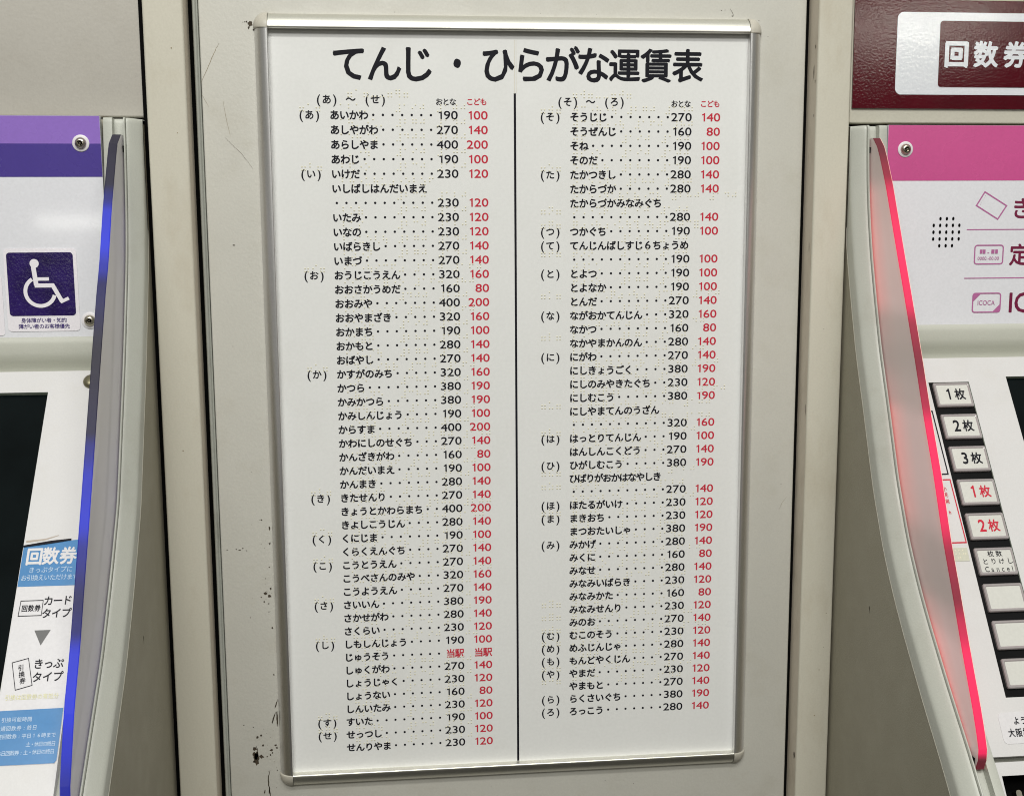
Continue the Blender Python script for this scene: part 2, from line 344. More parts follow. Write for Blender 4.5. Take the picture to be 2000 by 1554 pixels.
chips = [(-182.6, 275.4, 4.6, 4.4), (-183.6, 272.9, 1.4, 3.0), (-185.0, 276.8, 1.8, 1.4), (-186.3, 276.6, 1.0, .8), (-187.5, 276.4, .7, .5), (-180.6, 271.4, 1.2, 1.6), (-184.0, -229.5, 1.1, 9.5), (-181.2, -229.5, 1.0, 12),
         (-181.6, -218, .8, 7), (-196.4, -243.6, 1.6, 2.2), (-193.6, -242.3, 1.4, 2.0), (-198.6, -252.6, 3.0, 2.8), (-197.6, -260.6, 4.2, 9.5), (-198.2, -258.2, 3.8, 6), (-193.9, -259.0, 3.4, 2.8),
         (-199.6, -262.8, 2.0, 1.6), (-192.4, -250.2, 1.4, 1.8), (-186.2, -254.2, 2.4, 1.8), (-183.0, -250.6, 1.8, 1.4), (-182.2, -252.6, 1.6, 1.2), (-187.2, -258.0, 1.0, 2.0),
         (-185.6, -256.4, .8, 1.6), (-189.6, -259.4, 1.3, 1.0), (-188.9, -287.0, 1.0, 4.5), (-192.5, -287.5, .9, 3.6), (-182.4, -270.5, 1.0, .8),
         (-204.0, -98.3, 1.8, .8), (-201.6, -97.0, 1.0, .9), (-206.4, -97.6, .9, .6), (-199.0, -98.8, .8, .6), (-213.0, -97.8, 1.4, .4),
         (-187.5, -76, 1.2, 1.0), (-181.9, -82.5, 1.0, 3.4), (-182.0, -94, 1.0, 2.2), (-186.3, -131.8, 2.6, 2.2), (-183.6, -133.9, 2.8, 2.4), (-189.6, -134.6, .9, 1.2),
         (-182.6, -128.2, 1.2, 1.6), (-187.6, -138.2, .9, 1.4), (-184.4, -139.8, 1.0, .9), (-183.0, -112, .9, .9), (-186.0, -120.5, .7, .7), (-184.4, -146, .7, .7), (-182.4, -158.5, 1.0, 1.8),
         (-182.5, -195, .9, 1.4), (-198.0, -150, .6, .6), (-199.0, -235.6, .9, .6), (-206.0, -233.5, .9, .7), (-203, 52, .4, .9), (-193.5, -40, .4, 1.0),
         (167.0, 281.8, .9, 1.0), (158.8, 284.8, 1.3, 1.0), (150.8, 288.6, 1.3, .5), (153.4, 288.9, 1.0, .5), (178.6, 281.9, .9, .7), (185.6, 270.8, .7, .7),
         (204.6, -60, .7, .7), (-20, -292.4, .7, .5), (69.5, -292.6, .8, .6), (92, -296.4, .9, .6), (60, 284.5, .4, .4), (-83, 284.4, .5, .6), (20, 284.7, .5, .4)]
for i, (x, z, w, h) in enumerate(chips):
    if x < -180 and z < -60: w, h = w * 1.35, h * 1.25
    blot('paint_chip', x * mmm, z * mmm, w * mmm, h * mmm, M_chip, YW, wall, i, rot=random.uniform(-.35, .35))
for i in range(46):     # fine specks where the paint is worn off beside the frame
    x = -181 - abs(random.gauss(0, 6)); z = random.choice((random.uniform(-100, -70), random.gauss(-134, 7), random.uniform(-290, -215), random.gauss(-250, 10)))
    blot('paint_speck', x * mmm, z * mmm, random.uniform(.25, .7) * mmm, random.uniform(.3, .9) * mmm, M_dirt, YW, wall, i + 900, n=8)
scratch([(-.2042, .2622), (-.2078, .2560), (-.2120, .2470), (-.2176, .2352)], .00035, M_scr, YW, wall, 3)
scratch([(-.2178, .2285), (-.2152, .2235), (-.2128, .2190)], .0002, M_scr, YW, wall, 4)
scratch([(-.2030, .1985), (-.1985, .1940), (-.1915, .1872), (-.1840, .1765)], .0003, M_dirt, YW, wall, 5)
scratch([(-.2030, .2235), (-.2015, .2120), (-.1990, .1990)], .0002, M_scr, YW, wall, 6)
scratch([(-.1885, -.270), (-.1892, -.280), (-.1886, -.293)], .0008, M_chip, YW, wall, 7)
scratch([(-.1972, -.2505), (-.1965, -.2545), (-.1968, -.259)], .0005, M_chip, YW, wall, 8)
scratch([(.1572, .2900), (.1590, .2870), (.1600, .2845)], .0003, M_chip, YW, wall, 9)
scratch([(.2035, -.0800), (.2060, -.0740), (.2095, -.0700)], .0002, M_scr, YW, wall, 10)
blot('paint_chip', -.1995, .1238, .0024, .0011, M_chip, YW, wall, 77)
# chips and marks on the strips
for i, (x, z, w, h, yy, pr) in enumerate([(-.232, .20, .9, .8, -.014, sl), (-.2335, .256, 1.3, 1.1, -.014, sl), (-.238, -.02, 1.4, 1.0, -.014, sl), (.2372, -.158, .9, .8, -.014, sr), (.2330, -.2030, 1.2, .9, -.014, sr), (.236, -.185, .6, .6, -.014, sr), (.2305, -.24, 1.6, 1.0, -.014, sr), (.228, .06, .6, .6, -.014, sr)]):
    blot('scuff', x, z, w * mmm, h * mmm, M_dirt if i in (3, 5, 7) else M_scr, yy, pr, 300 + i, n=10)
def side_blot(x, y, z, w, h, parent, seed):
    R = random.Random(seed); n = 12
    V = [(x, y + w / 2 * math.cos(2 * math.pi * i / n) * (1 - .5 * R.random()), z + h / 2 * math.sin(2 * math.pi * i / n) * (1 - .5 * R.random())) for i in range(n)]
    part('rust_chip', V, [tuple(range(n))], M_chip, parent)
for i, (y, z, w, h) in enumerate([(-.009, .262, .002, .004), (-.007, .245, .002, .012), (-.010, .238, .0016, .003), (-.0095, .214, .0015, .003), (-.009, -.274, .0035, .0075), (-.008, .12, .001, .01), (-.011, .0, .001, .012)]):
    side_blot(.21705, y, z, w, h, sr, i)

# ------------------------------------------------------------------ fare chart
chart = empty('fare_chart', (0, 0, 0), 'white fare chart of black and red Japanese text and braille in a rounded aluminium frame', 'sign')
HW, HH, RW = .1700, .2716, .0100
prof = [(0.0, 0.0), (0.0, -.0050), (.0003, -.0055), (.0008, -.0057), (.0018, -.0056), (.0035, -.0050), (.0055, -.0039), (.0072, -.0024), (.0086, -.0006), (.0095, .0012), (.0100, .0030)]
def rail(name, a, b, out, m, label=None):
    """a, b: inner corner points (x, z); out: unit vector pointing away from the panel"""
    n = len(prof); V = []
    for c in (a, b):
        V += [(c[0] + out[0] * w, y, c[1] + out[1] * w) for w, y in prof]
    F = [(i, i + 1, i + 1 + n, i + n) for i in range(n - 1)] + [tuple(range(n)), tuple(range(n, 2 * n))]
    o = part('frame_rail', V, F, m, chart, label=label)
    for p in o.data.polygons: p.use_smooth = len(p.vertices) == 4
    o.data.set_sharp_from_angle(angle=math.radians(50)); return o
rail('r', (-HW, HH), (HW, HH), (0, 1.1), M_aluh)
rail('r', (-HW, -HH), (HW, -HH), (0, -1.12), M_aluh)
rail('r', (-HW, -HH), (-HW, HH), (-1, 0), M_alu)
rail('r', (HW, -HH), (HW, HH), (1, 0), M_alu)
for sx_, sz_ in ((-1, 1), (1, 1), (1, -1), (-1, -1)):
    n = len(prof); V = []; K = 10
    for i in range(K + 1):
        t = math.pi / 2 * i / K; c, s_ = math.cos(t), math.sin(t)
        q = 1.0 + .08 * math.sin(2 * t)
        g = .0002
        for w, y in prof: V.append((sx_ * (HW + g + w * 1.03 * c * q), y * 1.0 - .0003, sz_ * (HH + g + w * 1.12 * s_ * q)))
    F = [(i * n + j, (i + 1) * n + j, (i + 1) * n + j + 1, i * n + j + 1) for i in range(K) for j in range(n - 1)]
    F += [tuple(range(n)), tuple(range(K * n, K * n + n))]
    part('corner_cap', V, F, M_cap, chart, smooth=True)
panel = box('printed_panel', -HW - .004, HW + .004, 0.0, .0028, -HH - .004, HH + .004, M_panelw, chart)
PI_ = lambda a, b: (a, -.00012, b)
T = Ink(PI_)
for c, x in zip('てんじ・ひらがな運賃表', (-115.2, -91.1, -68.2, -39.8, -11.2, 12.2, 34.9, 57.3, 79.9, 103.0, 125.9)):
    T.ch(c, x * mmm, .2493 if c != '・' else .2497, .0246 if c in '運賃表' else .0268 if c != '・' else .0255, w=.021, sx=.96 if c != '・' else .8)
T.make('title_lettering', M_ink, panel)
Dv = Ink(PI_); Dv.rect(.0001, .0017, -HH + .0003, .2293); Dv.make('column_divider', M_ink, panel)
Dc = Ink(PI_); Dc.rect(.0005, .0009, .2293, .2662); Dc.rect(.0018, .0021, .2293, .2662); Dc.make('tape_crease', M_crease, panel)
Hd = Ink(PI_)
for x, z, c in ((-131.5, 224.6, 'あ'), (-97.7, 224.8, 'せ'), (38.9, 223.8, 'そ'), (72.7, 224.0, 'ろ')):
    Hd.ch(c, x * mmm, z * mmm, .0068); Hd.ch('(', (x - 5.6) * mmm, z * mmm, .0088, w=.012); Hd.ch(')', (x + 5.6) * mmm, z * mmm, .0088, w=.012)
for x, z in ((-114.8, 224.7), (55.4, 223.9)): Hd.ch('〜', x * mmm, z * mmm, .0072)
for x, z in ((-48.1, 223.3), (121.4, 222.8)):
    for i, c in enumerate('おとな'): Hd.ch(c, (x + (i - 1) * 4.85) * mmm, z * mmm, .0052)
for x, z in ((-26.3, 223.4), (142.9, 222.9)):
    for i, c in enumerate('こども'): Hd.ch(c, (x + (i - 1) * 4.85) * mmm, z * mmm, .0052, mi=1)
Hd.make('column_heading', [M_ink, M_red], panel)

LEFT = """あ:あいかわ:190:100|:あしやがわ:270:140|:あらしやま:400:200|:あわじ:190:100|い:いけだ:230:120|:いしばしはんだいまえ::|:-:230:120|:いたみ:230:120|:いなの:230:120|:いばらきし:270:140|:いまづ:270:140|お:おうじこうえん:320:160|:おおさかうめだ:160:80|:おおみや:400:200|:おおやまざき:320:160|:おかまち:190:100|:おかもと:280:140|:おばやし:270:140|か:かすがのみち:320:160|:かつら:380:190|:かみかつら:380:190|:かみしんじょう:190:100|:からすま:400:200|:かわにしのせぐち:270:140|:かんざきがわ:160:80|:かんだいまえ:190:100|:かんまき:280:140|き:きたせんり:270:140|:きょうとかわらまち:400:200|:きよしこうじん:280:140|く:くにじま:190:100|:くらくえんぐち:270:140|こ:こうとうえん:270:140|:こうべさんのみや:320:160|:こうようえん:270:140|さ:さいいん:380:190|:さかせがわ:280:140|:さくらい:230:120|し:しもしんじょう:190:100|:じゅうそう:当駅:当駅|:しゅくがわ:270:140|:しょうじゃく:230:120|:しょうない:160:80|:しんいたみ:230:120|す:すいた:190:100|せ:せっつし:230:120|:せんりやま:230:120"""
RIGHT = """そ:そうじじ:270:140|:そうぜんじ:160:80|:そね:190:100|:そのだ:190:100|た:たかつきし:280:140|:たからづか:280:140|:たからづかみなみぐち::|:-:280:140|つ:つかぐち:190:100|て:てんじんばしすじ6ちょうめ::|:-:190:100|と:とよつ:190:100|:とよなか:190:100|:とんだ:270:140|な:ながおかてんじん:320:160|:なかつ:160:80|:なかやまかんのん:280:140|に:にがわ:270:140|:にしきょうごく:380:190|:にしのみやきたぐち:230:120|:にしむこう:380:190|:にしやまてんのうざん::|:-:320:160|は:はっとりてんじん:190:100|:はんしんこくどう:270:140|ひ:ひがしむこう:380:190|:ひばりがおかはなやしき::|:-:270:140|ほ:ほたるがいけ:230:120|ま:まきおち:230:120|:まつおたいしゃ:380:190|み:みかげ:280:140|:みくに:160:80|:みなせ:280:140|:みなみいばらき:230:120|:みなみかた:160:80|:みなみせんり:230:120|:みのお:270:140|む:むこのそう:230:120|め:めふじんじゃ:280:140|も:もんどやくじん:270:140|や:やまだ:230:120|:やまもと:270:140|ら:らくさいぐち:380:190|ろ:ろっこう:280:140"""
# kana -> braille cells
VOW = {'あ': '1', 'い': '12', 'う': '14', 'え': '124', 'お': '24'}
BR = dict(VOW)
for row, c in (('かきくけこ', '6'), ('さしすせそ', '56'), ('たちつてと', '35'), ('なにぬねの', '3'), ('はひふへほ', '36'), ('まみむめも', '356'), ('らりるれろ', '5')):
    for k, v in zip(row, VOW.values()): BR[k] = v + c
BR.update({'や': '34', 'ゆ': '346', 'よ': '345', 'わ': '3', 'ん': '356', 'っ': '2', 'を': '35'})
DAK = dict(zip('がぎぐげござじずぜぞだぢづでどばびぶべぼ', 'かきくけこさしすせそたちつてとはひふへほ')); HAN = dict(zip('ぱぴぷぺぽ', 'はひふへほ'))
ROWS = ['かきくけこ', 'さしすせそ', 'たちつてと', 'なにぬねの', 'はひふへほ', 'まみむめも', 'らりるれろ']
NUM = dict(zip('1234567890', ('1', '12', '14', '145', '15', '124', '1245', '125', '24', '245')))
def cells(t):
    out = []; i = 0
    while i < len(t):
        c = t[i]; nx = t[i + 1] if i + 1 < len(t) else ''
        if nx and nx in 'ゃゅょ':
            b = DAK.get(c, c); row = [q for q in ROWS if b in q][0]
            out += ['45' if c in DAK else '4', BR[row['ゃゅょ'.index(nx) * 2]]]; i += 2; continue
        if c.isdigit():
            out.append('3456')
            while i < len(t) and t[i].isdigit(): out.append(NUM[t[i]]); i += 1
            continue
        if c in DAK: out += ['5', BR[DAK[c]]]
        elif c in HAN: out += ['6', BR[HAN[c]]]
        elif c in BR: out.append(BR[c])
        i += 1
    return out
def braille(parent, runs, z, P=PI_, pitch=.0056, dp=.0022, rad=.00062, hgt=.00035, name='braille_line'):
    V = []; F = []
    for x, cl in runs:
        for k, c in enumerate(cl):
            for d in c:
                d = int(d) - 1; cx = x + k * pitch + (d // 3) * dp; cz = z - (d % 3 - 1) * dp; b = len(V)
                for rr_, hh in ((1, 0), (.8, .6)):
                    V += [(cx + rad * rr_ * math.cos(j * math.pi / 4), -hgt * hh, cz + rad * rr_ * math.sin(j * math.pi / 4)) for j in range(8)]
                V.append((cx, -hgt, cz))
                F += [(b + j, b + (j + 1) % 8, b + 8 + (j + 1) % 8, b + 8 + j) for j in range(8)] + [(b + 8 + j, b + 8 + (j + 1) % 8, b + 16) for j in range(8)]
    if V: part(name, V, F, M_resin, parent, smooth=True, kind='stuff')
def column(rows, z0, pitch, xk, xn, xa, xc, em, bx):
    bz = 0
    for i, row in enumerate(rows.split('|')):
        kd, nm, ad, chd = row.split(':'); z = z0 - pitch * i; K = Ink(PI_)
        if kd:
            K.ch(kd, xk, z, .0068); K.ch('(', xk - .0056, z, .0088, w=.012); K.ch(')', xk + .0056, z, .0088, w=.012)
        if nm == '-': s_ = '・' * 11
        elif ad: s_ = nm + '・' * (11 - len(nm))
        else: s_ = nm
        e_ = em * (.935 if len(nm) == 11 else .965 if len(nm) == 12 else 1)
        for j, c in enumerate(s_):
            if c == '・': K.ch(c, xn + em * (j + .5), z, em * 1.05, w=.016)
            elif c.isdigit(): K.ch(c, xn + e_ * (j + .5), z, em * 1.22, w=.012, sx=1.15)
            else: K.ch(c, xn + e_ * (j + .5), z - .0001, em * 1.04 if c not in 'っゃゅょ' else em * 1.0, w=.033)
        for txt, xr, mi in ((ad, xa, 0), (chd, xc, 1)):
            if txt == '当駅':
                for j, c in enumerate(txt): K.ch(c, xr - .0103 + j * .0067, z - .0002, .0072, mi=1)
            else:
                for j, c in enumerate(reversed(txt)):
                    K.ch(c, xr - .0025 - j * .0052 + (.0006 if c == '1' else 0), z, .0083, w=.013, sx=1.26, mi=mi)
        K.make('fare_line', [M_ink, M_red], panel)
        one_line = ('みなみぐち' in nm or 'てんのうざん' in nm)
        runs = []
        if kd: runs.append((bx[0], ['2356'] + cells(kd) + ['2356']))
        if nm != '-': runs.append((bx[1], cells(nm)))
        fare = (ad, chd)
        if one_line: fare = {'た': ('280', '140'), 'に': ('320', '160')}[nm[0]]
        if fare[0] and fare[0] != '当駅':
            nx = bx[1] + .0056 * (len(cells(nm)) + 1) if nm != '-' else bx[1]
            a0 = max(bx[2], nx); runs += [(a0, cells(fare[0])), (max(bx[3], a0 + .0056 * 5), cells(fare[1]))]
        if nm == '-' and bz_skip: bz_skip.pop(); continue
        braille(panel, runs, z0 + .0048 - pitch * bz); bz += 1
        if one_line: bz_skip.append(1)
bz_skip = []
column(LEFT, .21401, .01017, -.1438, -.1297, -.0397, -.01845, .00675, (-.1500, -.1220, -.0830, -.0540))
column(RIGHT, .21333, .01015, .0262, .0404, .1296, .1507, .00680, (.0200, .0435, .0790, .1080))
braille(panel, [(-.1165, ['2356', '1', '2356', '36', '36', '2356', '12456', '2356'])], .2288)
braille(panel, [(.0430, ['2356', '2456', '2356', '36', '36', '2356', '245', '2356'])], .2290)

# ------------------------------------------------------------------ red header sign above the right machine
sign = empty('coupon_ticket_sign', (0, 0, 0), 'maroon glossy sign with white box reading 回数券 above the red lit machine', 'sign')
PS = flat(-.0134)
plate('sign_sheet', [(.2440, .2190), (.56, .2184), (.56, .2945), (.2436, .2950)], PS, .0014, M_maroon, sign)
plate('white_box', rr(.2754, .50, .2287, .2862, .0045, 6), flat(-.0137), .0003, M_vinylw, sign)
plate('inner_box', rr(.3074, .47, .2341, .2804, .0022, 4), flat(-.0140), .0003, M_maroon, sign)
K = Ink(lambda a, b: (a, -.01415, b))
K.ch('回', .3204, .2573, .0193, w=.042); K.ch('数', .3425, .2573, .0190, w=.034); K.ch('券', .3652, .2573, .0190, w=.034)
K.make('sign_lettering', M_vinylw, sign)

# ------------------------------------------------------------------ ticket machines
def interp(tab, z):
    if z >= tab[0][0]: return tab[0][1]
    for (z0, d0), (z1, d1) in zip(tab, tab[1:]):
        if z >= z1: return d0 + (d1 - d0) * (z - z0) / (z1 - z0)
    return tab[-1][1]
def smoothtab(tab, z, h=7.0):
    return sum(interp(tab, z + h * k) * w for k, w in ((-1, .2), (-.5, .2), (0, .2), (.5, .2), (1, .2)))
PROF_R = [(230, 21.5), (195, 22.5), (165, 25.5), (140, 30), (115, 36), (85, 45.5), (50, 57.5), (10, 75), (-38, 95), (-75, 115), (-100, 133), (-120, 150), (-150, 178), (-180, 208), (-215, 240), (-250, 268), (-300, 285), (-460, 290)]
PROF_L = [(230, 21.5), (195, 23.5), (165, 27), (140, 30.5), (115, 36), (85, 46), (50, 58.5), (10, 75), (-38, 95), (-75, 120), (-100, 139), (-120, 155), (-150, 186), (-180, 217), (-215, 250), (-250, 275), (-300, 290), (-460, 295)]
EDGE_R = [(197, 27), (190, 36), (163, 52), (112, 77), (92, 87), (49, 108), (10, 126), (-24, 143), (-63, 160), (-90, 174), (-122, 190), (-156, 208), (-176, 217), (-181, 217), (-185, 215.5), (-189, 213)]
EDGE_L = [(198, 27), (193, 38), (150, 63), (112, 81), (96, 91), (48, 116), (9, 136), (-24, 153), (-69, 177), (-98, 192), (-127, 210), (-168, 228), (-184, 226), (-192, 217)]
class Machine:
    def __init__(s, side, x0, prof_, edge, face, label, top=206.4):
        s.top = top; s.side, s.x0, s.prof, s.edge, s.face = side, x0, prof_, edge, face
        s.root = empty('ticket_machine', (0, 0, 0), label, 'ticket machine', 'ticket machines on either side of the chart')
    def X(s, u_): return s.x0 + s.side * u_ * mmm
    def F(s, x, z, off=0.0):
        """point on the sloped control face; x, z in metres, off outwards"""
        d0, k, z0 = s.face; n = math.hypot(1, k)
        return (x, -(d0 * mmm + k * (z0 * mmm - z)) - off / n, z + off * k / n)
def build_body(m):
    # moulded frame: half-round front edge that follows the side profile
    sec = [(0, -20), (0, -10.6), (.25, -9.4), (.9, -8.2), (2.0, -6.9), (3.8, -5.0), (5.6, -3.3), (7.2, -2.0), (8.7, -1.1), (9.0, -1.1), (9.05, -2.6), (9.45, -2.6), (9.5, -.2), (9.8, .35), (10.3, .45), (10.75, .1), (10.8, -6), (17.9, -6), (18.0, 0), (23.2, 0), (24.0, -.6), (24.3, -2.2)]
    T_ = m.top; zs = [T_, T_ - .4, T_ - 1.4, T_ - 3.4] + list(range(198, -460, -6)); n = len(sec) + 1; V = []
    for i, z in enumerate(zs):
        d = smoothtab(m.prof, z); dz = (smoothtab(m.prof, z - 2) - smoothtab(m.prof, z + 2)) / 4; ln = math.hypot(1, dz); nd, nz = 1 / ln, dz / ln
        dip = (2.2, 1.1, .4, .1)[i] if i < 4 else 0
        for u_, w in sec:
            w -= dip; dd, zz = d + w * nd, min(z + w * nz, T_)
            V.append((m.X(u_), -max(dd, 13.0) * mmm if u_ < 5 else -dd * mmm, zz * mmm))
        V.append((m.X(24.3), -.010, min(z, T_) * mmm))
    F = [(i * n + j, i * n + j + 1, (i + 1) * n + j + 1, (i + 1) * n + j) for i in range(len(zs) - 1) for j in range(n - 1)]
    V += [(m.X(0), .02, T_ * mmm), (m.X(24.3), .02, T_ * mmm)]; F.append(tuple(list(range(n)) + [len(V) - 1, len(V) - 2]))
    o = part('front_frame', V, F, M_frame, m.root, smooth=True); o.data.set_sharp_from_angle(angle=math.radians(38))
    # textured steel side panel behind the frame
    V = []; k = 0
    for z in zs:
        d = smoothtab(m.prof, z); dz = (smoothtab(m.prof, z - 2) - smoothtab(m.prof, z + 2)) / 4; ln = math.hypot(1, dz)
        V += [(m.X(.25), .05, min(z, 206) * mmm), (m.X(.25), -max(d - 20.6 / ln, 12.5) * mmm, min(z - 20.6 * dz / ln, 206) * mmm)]
    F = [(2 * i, 2 * i + 1, 2 * i + 3, 2 * i + 2) for i in range(len(zs) - 1)]
    part('side_panel', V, F, M_bodyside, m.root)
    # thin seam bead between the two
    V = []
    for z in zs:
        d = smoothtab(m.prof, z); dz = (smoothtab(m.prof, z - 2) - smoothtab(m.prof, z + 2)) / 4; ln = math.hypot(1, dz)
        for w, uu in ((-19.9, .2), (-19.9, -.18), (-20.5, -.18), (-20.5, .2)):
            V.append((m.X(uu), -max(d + w / ln, 12.5) * mmm, min(z + w * dz / ln, 206) * mmm))
    F = [(4 * i + j, 4 * i + (j + 1) % 4, 4 * i + 4 + (j + 1) % 4, 4 * i + 4 + j) for i in range(len(zs) - 1) for j in range(4)]
    part('side_seam', V, F, M_header, m.root)
    # clear fin standing on the frame
    zz = [x for x, _ in m.edge]; ztop, zbot = zz[0], zz[-1]; N = 56; e_ = []; rt = []
    for i in range(N + 1):
        z = ztop + (zbot - ztop) * i / N
        if i == 0: z = ztop - .3
        h_ = min(4.0, (ztop - z) * .5, (z - zbot) * .5)
        d = smoothtab(m.edge, z, max(h_, .01)); b_ = smoothtab(m.prof, z) - 3.5
        e_.append((max(d, b_ + 1), z)); rt.append((b_, z))
    bev = .7; u0, u1 = 11.45, 17.2; V = []
    for (d, z), (b_, _) in zip(e_, rt):
        for u_, dd in ((u0, b_), (u0, d - bev), (u0 + .45, d - .1), (u1 - .7, d), (u1, d - .9), (u1, b_)): V.append((m.X(u_), -dd * mmm, z * mmm))
    body = []; edgef = []; gl = []
    for i in range(N):
        a, b = i * 6, (i + 1) * 6
        body += [(a, a + 1, b + 1, b), (a + 4, a + 5, b + 5, b + 4), (a + 5, a, b, b + 5)]
        edgef += [(a + 1, a + 2, b + 2, b + 1), (a + 2, a + 3, b + 3, b + 2)]; gl += [(a + 3, a + 4, b + 4, b + 3)]
    body += [tuple(range(6)), tuple(range(N * 6 + 5, N * 6 - 1, -1))]
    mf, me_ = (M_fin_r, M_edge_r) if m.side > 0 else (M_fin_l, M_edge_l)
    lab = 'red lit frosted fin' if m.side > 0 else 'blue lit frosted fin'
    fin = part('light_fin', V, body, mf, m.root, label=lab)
    uvl = fin.data.uv_layers.new(name='UVMap'); tt = (0, 1, 1, 1, 1, 0)
    for lp in fin.data.loops: uvl.data[lp.index].uv = (tt[lp.vertex_index % 6], lp.vertex_index // 6 / N)
    def sub(name, faces, mt):
        used = sorted({i for f_ in faces for i in f_}); mp = {k_: i for i, k_ in enumerate(used)}
        return part(name, [V[i] for i in used], [tuple(mp[i] for i in f_) for f_ in faces], mt, fin)
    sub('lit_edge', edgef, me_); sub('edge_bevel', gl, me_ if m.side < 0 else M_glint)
    # retaining pin at the top of the slot
    for z in (189.0, -184.0 if m.side > 0 else -188.0):
        d = smoothtab(m.prof, z); o = box('fin_slot_end', m.X(11.3) - .0007, m.X(11.3) + .0007, -(d + .6) * mmm, -(d - 3) * mmm, (z - 2.4) * mmm, (z + 1.6) * mmm, M_black, m.root)
def cove(m, xa, xb):
    pr = [(-10, 62.6), (22.0, 62.6), (23.4, 61.4), (24.0, 58), (24.0, 52), (23.4, 49), (21.6, 45.5), (19.2, 41.5), (17.6, 37.5), (18.0, 35.0), (26, 36.5), (44, 39.5), (44, 30)]
    n = len(pr); V = [(xa, -d * mmm, z * mmm) for d, z in pr] + [(xb, -d * mmm, z * mmm) for d, z in pr]
    o = part('cove_moulding', V, [(i, i + 1, n + i + 1, n + i) for i in range(n - 1)], M_cove, m.root, smooth=True)
    o.data.set_sharp_from_angle(angle=math.radians(45))
def grid_plate(name, m, xs, zs, holes, th, mt, lip=None):
    """sloped plate with rectangular openings; cells (i, j) in holes are left open, every open edge gets a wall"""
    V = []; idx = {}
    def v(i, j, k):
        if (i, j, k) not in idx: idx[(i, j, k)] = len(V); V.append(m.F(xs[i] * mmm, zs[j] * mmm, -th * k))
        return idx[(i, j, k)]
    F = []; mi = []
    solid = lambda i, j: 0 <= i < len(xs) - 1 and 0 <= j < len(zs) - 1 and (i, j) not in holes
    for i in range(len(xs) - 1):
        for j in range(len(zs) - 1):
            if not solid(i, j): continue
            F.append((v(i, j, 0), v(i + 1, j, 0), v(i + 1, j + 1, 0), v(i, j + 1, 0))); mi.append(0)
            for a, b, ni, nj in (((i, j), (i + 1, j), i, j - 1), ((i + 1, j), (i + 1, j + 1), i + 1, j), ((i + 1, j + 1), (i, j + 1), i, j + 1), ((i, j + 1), (i, j), i - 1, j)):
                if not solid(ni, nj): F.append((v(*a, 0), v(*b, 0), v(*b, 1), v(*a, 1))); mi.append(1 if (ni, nj) in holes else 0)
    return part(name, V, F, [mt, lip or mt], m.root, mi=mi)
def fplate(name, m, pts, off, th, mt, parent=None, **k):
    P = lambda a, b, o=0.0: m.F(a, b, off + o)
    return plate(name, [(a * mmm, b * mmm) for a, b in pts], P, th, mt, parent or m.root, **k)
def screw(parent, x, y, z, rot, side):
    """button-head security screw: one part with its washer and socket below it"""
    def lathe(name, prof_, mt, par, nseg=28, cx=x, cz=z):
        V = [(cx + r_ * math.cos(2 * math.pi * i / nseg), y - h, cz + r_ * math.sin(2 * math.pi * i / nseg)) for r_, h in prof_ for i in range(nseg)]
        F = [(k * nseg + i, k * nseg + (i + 1) % nseg, (k + 1) * nseg + (i + 1) % nseg, (k + 1) * nseg + i) for k in range(len(prof_) - 1) for i in range(nseg)]
        F.append(tuple(range((len(prof_) - 1) * nseg, len(prof_) * nseg)))
        o = part(name, V, F, mt, par, smooth=True); o.data.set_sharp_from_angle(angle=math.radians(45)); return o
    h = lathe('screw', [(.0039, .0006), (.0038, .0014), (.0034, .0023), (.0027, .0030), (.0019, .0034), (.0018, .0034), (.0017, .0018)], M_steel, parent)
    lathe('washer', [(.0056, .0), (.0056, .0005), (.0052, .0008), (.0040, .0008)], M_washer, h)
    K = Ink(lambda a, b: (x + a, y - .0019, z + b)); K.poly([(.00165 * (1 if i % 2 else .72) * math.cos(rot + math.pi * i / 6), .00165 * (1 if i % 2 else .72) * math.sin(rot + math.pi * i / 6)) for i in range(12)]); K.make('socket', M_black, h)
    lathe('socket_pin', [(.0006, .0018), (.0006, .0028), (.0004, .0030)], M_steel, h, 12)

# ---- right machine
R = Machine(1, .2433, PROF_R, EDGE_R, (59, .68, 25), 'grey ticket machine lit red, with magenta band, speaker holes and key column')
build_body(R)
XE = .58
g = box('graphic_panel', .2680, XE, -.0220, -.017, .0626, .2064, M_graph, R.root)
PG = lambda a, b: (a, -.02212, b)
K = Ink(PG); K.poly([(.2681, .1670), (XE - .001, .1674), (XE - .001, .2063), (.2681, .2063)]); K.make('magenta_band', M_pink, g)
for z, c0, nn in ((139.8, 310.1, 3), (135.0, 305.2, 5), (130.1, 305.2, 5), (125.2, 305.2, 5), (120.3, 310.1, 3)):
    for i in range(nn):
        K = Ink(PG); K.poly([((c0 + 4.87 * i) * mmm + .00092 * math.cos(t), z * mmm + .00135 * math.sin(t)) for t in [j * math.pi / 8 for j in range(16)]])
        K.make('speaker_hole', M_black, g)
K = Ink(PG)   # ticket, commuter pass and IC card pictograms, rules and lettering
K.lf = 1e-5; tk = [(.3430, .1590), (.3601, .1490), (.3538, .1393), (.3370, .1492)]
K.line(tk, .0010, True)
for i in range(5): K.disc(.3436 - .0009 * i, .1561 - .0015 * i, .0002, n=6)
K.rect(.3305, XE - .02, .1315, .1322); K.rect(.3303, XE - .02, .0961, .0968)
K.line(rr(.3375, .3593, .1068, .1204, .0018, 3), .0009, True)
for x in (.3414, .3437, .3502, .3532): K.rect(x, x + (.0020 if x != .3502 else .0024), .1143, .1173)
K.rect(.3472, .3486, .1146, .1151); K.fit('0000.-00.00', .3399, .3563, .1097, .1121, w=-.004)
K.line(rr(.3378, .3592, .0714, .0853, .0018, 3), .0009, True)
